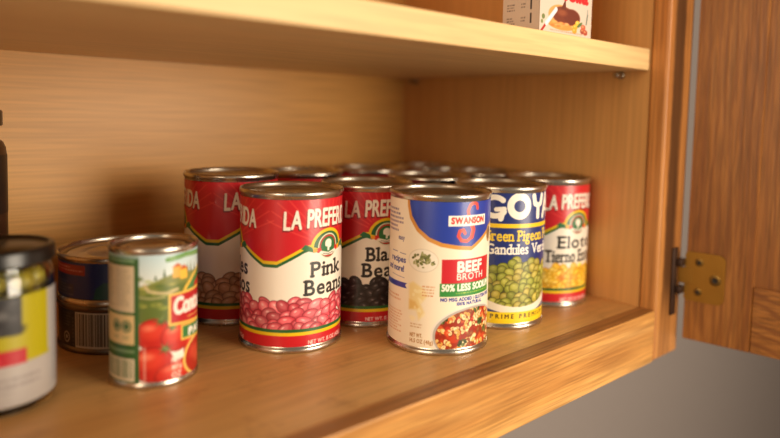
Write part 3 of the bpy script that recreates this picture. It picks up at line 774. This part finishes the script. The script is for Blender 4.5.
# ------------------------------------------------------------------ glass jar, its filling, and the dark shaker
jar = thing('glass_jar', 'glass jar with black lid and yellow and white label at the left front', 'jar', (-.472, -.185, 0), -1.7377)
bm = bmesh.new()
r = .0292
add_lathe(bm, [(0, .002), (r-.008, .0016), (r-.004, .0002), (r-.001, .0016), (r, .005), (r, .072), (r-.001, .0762), (r-.0035, .0805), (r-.0038, .087), (r-.0060, .087), (r-.0058, .0805),
               (r-.0032, .0756), (r-.0022, .0715), (r-.0022, .006), (r-.005, .0038), (0, .0038)], 72)
bm_obj('jar_body', bm, GLASS, jar, True, math.radians(60))
bm = bmesh.new()
add_lathe(bm, [(r+.0004, .0812), (r+.0010, .0819), (r+.0008, .0830), (r+.0006, .0875), (r+.0002, .0893), (r-.0010, .0900), (r-.0026, .0898), (r-.0036, .0888), (r-.0046, .0884), (r-.010, .0884), (r-.011, .0888), (0, .0888)], 96)
bm_obj('jar_lid', bm, BLACK_LID, jar, True, math.radians(50))
wrap('jar_label', jar_label(), 29.35, 6., 66., jar, fine=(-90, 90))
OLIVE = plain('olive_skin', rgb(158, 140, 40), .35, noise=.35, nscale=120)
bm = bmesh.new()
for lay in range(6):
    for k in range(8):
        a = k*2*PI/8+lay*.4+rng.uniform(-.1, .1)
        q = .0188+rng.uniform(-.0012, .0008)
        M = Matrix.Translation((q*math.cos(a), q*math.sin(a), (.0115+lay*.0118))) @ Matrix.Rotation(a, 4, 'Z') @ Matrix.Rotation(rng.uniform(-.3, .3), 4, 'X') @ Matrix.Diagonal((.0066, .0070, .0062, 1))
        bmesh.ops.create_icosphere(bm, subdivisions=2, radius=1., matrix=M)
    for k in range(3):
        a = k*2*PI/3+lay
        M = Matrix.Translation((.0070*math.cos(a), .0070*math.sin(a), (.0115+lay*.0118))) @ Matrix.Diagonal((.0062, .0062, .0058, 1))
        bmesh.ops.create_icosphere(bm, subdivisions=2, radius=1., matrix=M)
ol = bm_obj('pickled_olives', bm, OLIVE, None, True)
ol.location = (-.472, -.185, 0)
tag(ol, 'yellow-green olives packed inside the glass jar', 'olives', kind='stuff')

sh = thing('spice_jar', 'tall dark spice jar with a wide cap at the left edge by the back panel', 'jar', (-.4685, -.055, 0))
SPICE = plain('dark_spice', rgb(58, 34, 20), .4, noise=.3)
SPLAB = plain('dark_sleeve', rgb(34, 22, 16), .45, noise=.2)
bm = bmesh.new()
add_lathe(bm, [(0, 0), (.024, 0), (.0262, .001), (.0268, .004), (.0268, .132), (.0262, .137), (.0245, .141), (.0215, .1435), (.0200, .1445), (.0200, .1535), (0, .1535)], 64)
bm_obj('jar_body', bm, SPICE, sh, True, math.radians(50))
bm = bmesh.new(); add_lathe(bm, [(.02705, .09), (.02705, .132)], 64); bm_obj('jar_sleeve', bm, SPLAB, sh, True)
bm = bmesh.new(); add_lathe(bm, [(.0202, .1525), (.0240, .1525), (.0246, .1532), (.0246, .1625), (.0238, .1640), (0, .1640)], 64)
bm_obj('jar_cap', bm, BLACK_LID, sh, True, math.radians(40))

# ------------------------------------------------------------------ spread carton on the upper shelf
SHZ, SHT, SHY = .2112, .0186, -.322     # shelf underside, thickness, front
cvb = carton()
bx = thing('carton', 'small white carton with a picture of bread and brown spread on the upper shelf', 'box', (-.1528, -.3145, SHZ+SHT))
def flat(name, cv, u0, u1, f, parent, mat):
    us = np.arange(u0, u1+1e-6, cv.res); us[-1] = u1
    vs = np.arange(0, 100.01, cv.res)
    U, V = np.meshgrid(us, vs); co = np.array([f(a, b) for a, b in zip(U.ravel()/1000, V.ravel()/1000)])
    n, m = len(us), len(vs); i = np.arange(n-1)
    F = (np.stack([i, i+1, i+1+n, i+n], -1)[None]+(np.arange(m-1)*n)[:, None, None]).reshape(-1, 4)
    return grid_mesh(name, co, F, lin(cv.get(us, vs)).reshape(-1, 3), parent, mat)
CARD = plain('white_card', rgb(226, 208, 192), .6, noise=.04)
bm = bmesh.new(); add_box(bm, .0002, .0678, .0002, .0340, 0, .1002, .0006, 1)
bm_obj('carton_body', bm, CARD, bx)
flat('carton_front', cvb, 0, 68, lambda a, b: (a, -.0001, b), bx, PRINT_MATTE)
flat('carton_side', cvb, -34, 0, lambda a, b: (-.0001, -a, b), bx, PRINT_MATTE)

# ------------------------------------------------------------------ cabinet
XL, XT = -.62, .62        # left inside face, inside height above the floor
FY, FB = -.3385, -.3225   # face frame front and back
SW = .0462                # stile width
cab = thing('wall_cabinet', 'open oak kitchen wall cabinet with pale inside, holding all the cans', 'cabinet', (-.45, 0, 0))
O = Vector((.45, 0, 0))
def cpart(name, bm, m, parent=cab, smooth=False):
    for v in bm.verts: v.co += O
    return bm_obj(name, bm, m, parent, smooth, math.radians(35) if smooth else None)
bm = bmesh.new(); add_box(bm, XL, 0, 0, .006, -.0185, XT); cpart('back_panel', bm, M_BACK)
bm = bmesh.new(); add_box(bm, 0, .0150, FB, .006, -.0185, XT); cpart('side_panel', bm, M_SIDE)
bm = bmesh.new(); add_box(bm, XL-.015, XL, FB, .006, -.0185, XT); cpart('side_panel', bm, M_SIDE)  # unseen left panel, moved in to block light at the left
bm = bmesh.new(); add_box(bm, XL, 0, FB, 0, -.0185, 0); cpart('bottom_panel', bm, M_FLOOR)
bm = bmesh.new(); add_box(bm, XL, 0, FB, 0, XT-.018, XT); cpart('top_panel', bm, M_SIDE)
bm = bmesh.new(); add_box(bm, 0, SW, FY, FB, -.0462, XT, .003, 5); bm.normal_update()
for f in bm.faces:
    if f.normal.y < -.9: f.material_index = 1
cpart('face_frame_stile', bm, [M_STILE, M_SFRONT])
bm = bmesh.new(); add_box(bm, XL-SW, XL, FY, FB, -.0462, XT, .0012); cpart('face_frame_stile', bm, M_STILE)
bm = bmesh.new(); add_box(bm, XL, 0, FY, FB, -.0462, .0003, .0012)
bm.normal_update()
for f in bm.faces:
    if f.normal.z > .9: f.material_index = 1
cpart('face_frame_rail', bm, [M_RAIL, M_RTOP])
bm = bmesh.new(); add_box(bm, XL, 0, FY, FB, XT-.045, XT, .0012); cpart('face_frame_rail', bm, M_RAIL)
for y in (-.2956, -.0239):
    for x, sg in ((0, -1), (XL, 1)):
        bm = bmesh.new()
        add_lathe(bm, [(0, 0), (.0032, 0), (.0036, .0006), (.0036, .0028), (.0026, .0030), (.0026, .0110), (.0020, .0118), (0, .0118)], 24)
        bmesh.ops.rotate(bm, verts=bm.verts, cent=(0, 0, 0), matrix=Matrix.Rotation(sg*PI/2, 3, 'Y'))
        bmesh.ops.translate(bm, verts=bm.verts, vec=(x, y, SHZ-.0037))
        p = cpart('shelf_pin', bm, NICKEL, smooth=True)
# shelf board (lies loose on its pins)
bm = bmesh.new(); add_box(bm, XL+.001, -.0006, SHY, -.0005, SHZ, SHZ+SHT, .0008, 2)
sb = bm_obj('shelf_board', bm, M_SHELF); tag(sb, 'pale maple shelf board resting on pins across the cabinet above the cans', 'shelf')

# door, opened a little past square, hinged on the right stile
DY, DX, TH = -.3446, .0420, .019
DA = math.radians(8.7)
door_m = Matrix.Translation((DX, DY, 0)) @ Matrix.Rotation(DA, 4, 'Z')   # local: +x thickness outward, -y along the door
DZ0, DZ1, DW = -.0318, .60, .31
def dpart(name, bm, m, parent, smooth=False):
    bmesh.ops.transform(bm, matrix=door_m, verts=bm.verts)
    return cpart(name, bm, m, parent, smooth)
SWD = .0555
bm = bmesh.new(); add_box(bm, .0028, .012, -(DW-SWD)-.006, -SWD+.006, DZ0+.05, DZ1-.05)
door = dpart('door', bm, M_DPANEL, cab, False)
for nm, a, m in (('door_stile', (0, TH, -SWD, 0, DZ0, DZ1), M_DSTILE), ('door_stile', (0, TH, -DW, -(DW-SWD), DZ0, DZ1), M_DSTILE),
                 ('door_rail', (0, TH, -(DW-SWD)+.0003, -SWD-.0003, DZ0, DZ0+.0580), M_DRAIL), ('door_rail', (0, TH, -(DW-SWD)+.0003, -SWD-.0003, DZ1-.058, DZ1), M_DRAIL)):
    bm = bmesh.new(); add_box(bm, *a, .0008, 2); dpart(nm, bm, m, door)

# hinges
def hinge(z):
    bm = bmesh.new()
    # plate with clipped, rounded corners
    y0, y1, z0, z1, c = -.0335, .0004, z-.0225, z+.0225, .006
    P = []
    for cy, cz, a0 in ((y1-.003, z1-.003, 0), (y0+c, z1-c, PI/2), (y0+c, z0+c, PI), (y1-.003, z0+.003, 1.5*PI)):
        rr = .003 if cy > -.01 else c
        for k in range(7):
            a = a0+k*PI/12
            P.append((cy+rr*math.cos(a), cz+rr*math.sin(a)))
    top = [bm.verts.new((-.0016, a, b)) for a, b in P]; bot = [bm.verts.new((-.0001, a, b)) for a, b in P]
    bm.faces.new(top); bm.faces.new(bot[::-1])
    for i in range(len(P)):
        j = (i+1) % len(P); bm.faces.new((top[i], bot[i], bot[j], top[j]))
    add_box(bm, -.0019, -.0004, -.006, .0105, z-.0075, z+.0075, .0006, 2)
    bmesh.ops.recalc_face_normals(bm, faces=bm.faces)
    h = dpart('hinge', bm, BRASS, cab)
    for a, b, R in ((-.0115, z+.0135, .0036), (-.0255, z-.0005, .0050), (-.0115, z-.0135, .0034)):
        bm = bmesh.new()
        add_lathe(bm, [(R, 0), (R*.98, .0003), (R*.8, .0005), (R*.5, .0006), (R*.34, .0006), (R*.2, .0002), (0, .0001)], 28)
        add_box(bm, -R*.5, R*.5, -.0004, .0004, .0003, .00066); add_box(bm, -.0004, .0004, -R*.5, R*.5, .0003, .00066)
        for f in bm.faces:
            if f.calc_center_median().length < R*.62: f.material_index = 1
        bmesh.ops.rotate(bm, verts=bm.verts, cent=(0, 0, 0), matrix=Matrix.Rotation(-PI/2, 3, 'Y'))
        bmesh.ops.translate(bm, verts=bm.verts, vec=(-.0016, a, b))
        bmesh.ops.transform(bm, matrix=door_m, verts=bm.verts)
        cpart('screw', bm, [SCREW, HOLE], h, True)
    # knuckle leaf folded over the stile front
    bm = bmesh.new(); add_box(bm, .0255, .0345, FY-.0022, FY, z-.036, z+.026, .0008, 2)
    add_box(bm, .0300, .0390, FY-.0068, FY-.0022, z-.016, z-.009, .0006, 2); add_box(bm, .0300, .0390, FY-.0068, FY-.0022, z+.009, z+.016, .0006, 2)
    cpart('hinge_leaf', bm, DARKM, h, True)
HOLE = plain('dark_slot', rgb(26, 18, 10), .6)
DARKM = plain('dark_bronze', rgb(60, 36, 22), .5, metal=.3, noise=.3)
hinge(.0272); hinge(.50)

# ------------------------------------------------------------------ setting: the wall the cabinet hangs on
bm = bmesh.new(); add_box(bm, -2.5, 2.5, .0065, .06, -1.2, 1.4)
w = bm_obj('wall_back', bm, WALLM); w['kind'] = 'structure'

# ------------------------------------------------------------------ light
def area(name, loc, target, size, power, col, spread=180.):
    l = bpy.data.lights.new(name, 'AREA'); l.shape = 'RECTANGLE'; l.size, l.size_y = size; l.energy = power; l.color = col
    o = bpy.data.objects.new(name, l); COL.objects.link(o); o.location = loc
    l.spread = math.radians(spread)
    o.rotation_euler = (Vector(target)-Vector(loc)).to_track_quat('-Z', 'Y').to_euler()
    return o
area('window_light', (.28, -1.70, .27), (-.08, -.25, .14), (.8, 1.), 19.5, (1., .86, .67), 130.)
area('left_fill', (-1.7, -.80, .40), (-.1, -.25, .12), (.7, .8), 14., (1., .80, .56))  # added fill from the left to brighten the side panel and stile
wd = bpy.data.worlds.new('room'); sc.world = wd; wd.use_nodes = True
bg = wd.node_tree.nodes['Background']; bg.inputs['Color'].default_value = (1., .78, .58, 1); bg.inputs['Strength'].default_value = .23

# ------------------------------------------------------------------ camera
cd = bpy.data.cameras.new('camera'); cam = bpy.data.objects.new('camera', cd); COL.objects.link(cam)
pit, yaw, rol = math.radians(3.998), math.radians(42.054), math.radians(1.3754)
Fw = Vector((math.sin(yaw)*math.cos(pit), math.cos(yaw)*math.cos(pit), -math.sin(pit)))
Rt = Vector((math.cos(yaw), -math.sin(yaw), 0)); Up = Rt.cross(Fw)
R2 = math.cos(rol)*Rt+math.sin(rol)*Up; U2 = -math.sin(rol)*Rt+math.cos(rol)*Up
M = Matrix((R2, U2, -Fw)).transposed().to_4x4(); M.translation = Vector((-.54206, -.60089, .16788))
cam.matrix_world = M
cd.sensor_width = 36.; cd.lens = 644.23/780*36
cd.shift_x = -(402.03-390)/780; cd.shift_y = -(219-159.01)/780
cd.clip_start = .01
cd.dof.use_dof = True; cd.dof.focus_distance = .472; cd.dof.aperture_fstop = 2.4
sc.camera = cam
sc.view_settings.view_transform = 'Standard'
sc.view_settings.look = 'None'
sc.view_settings.exposure = 0.
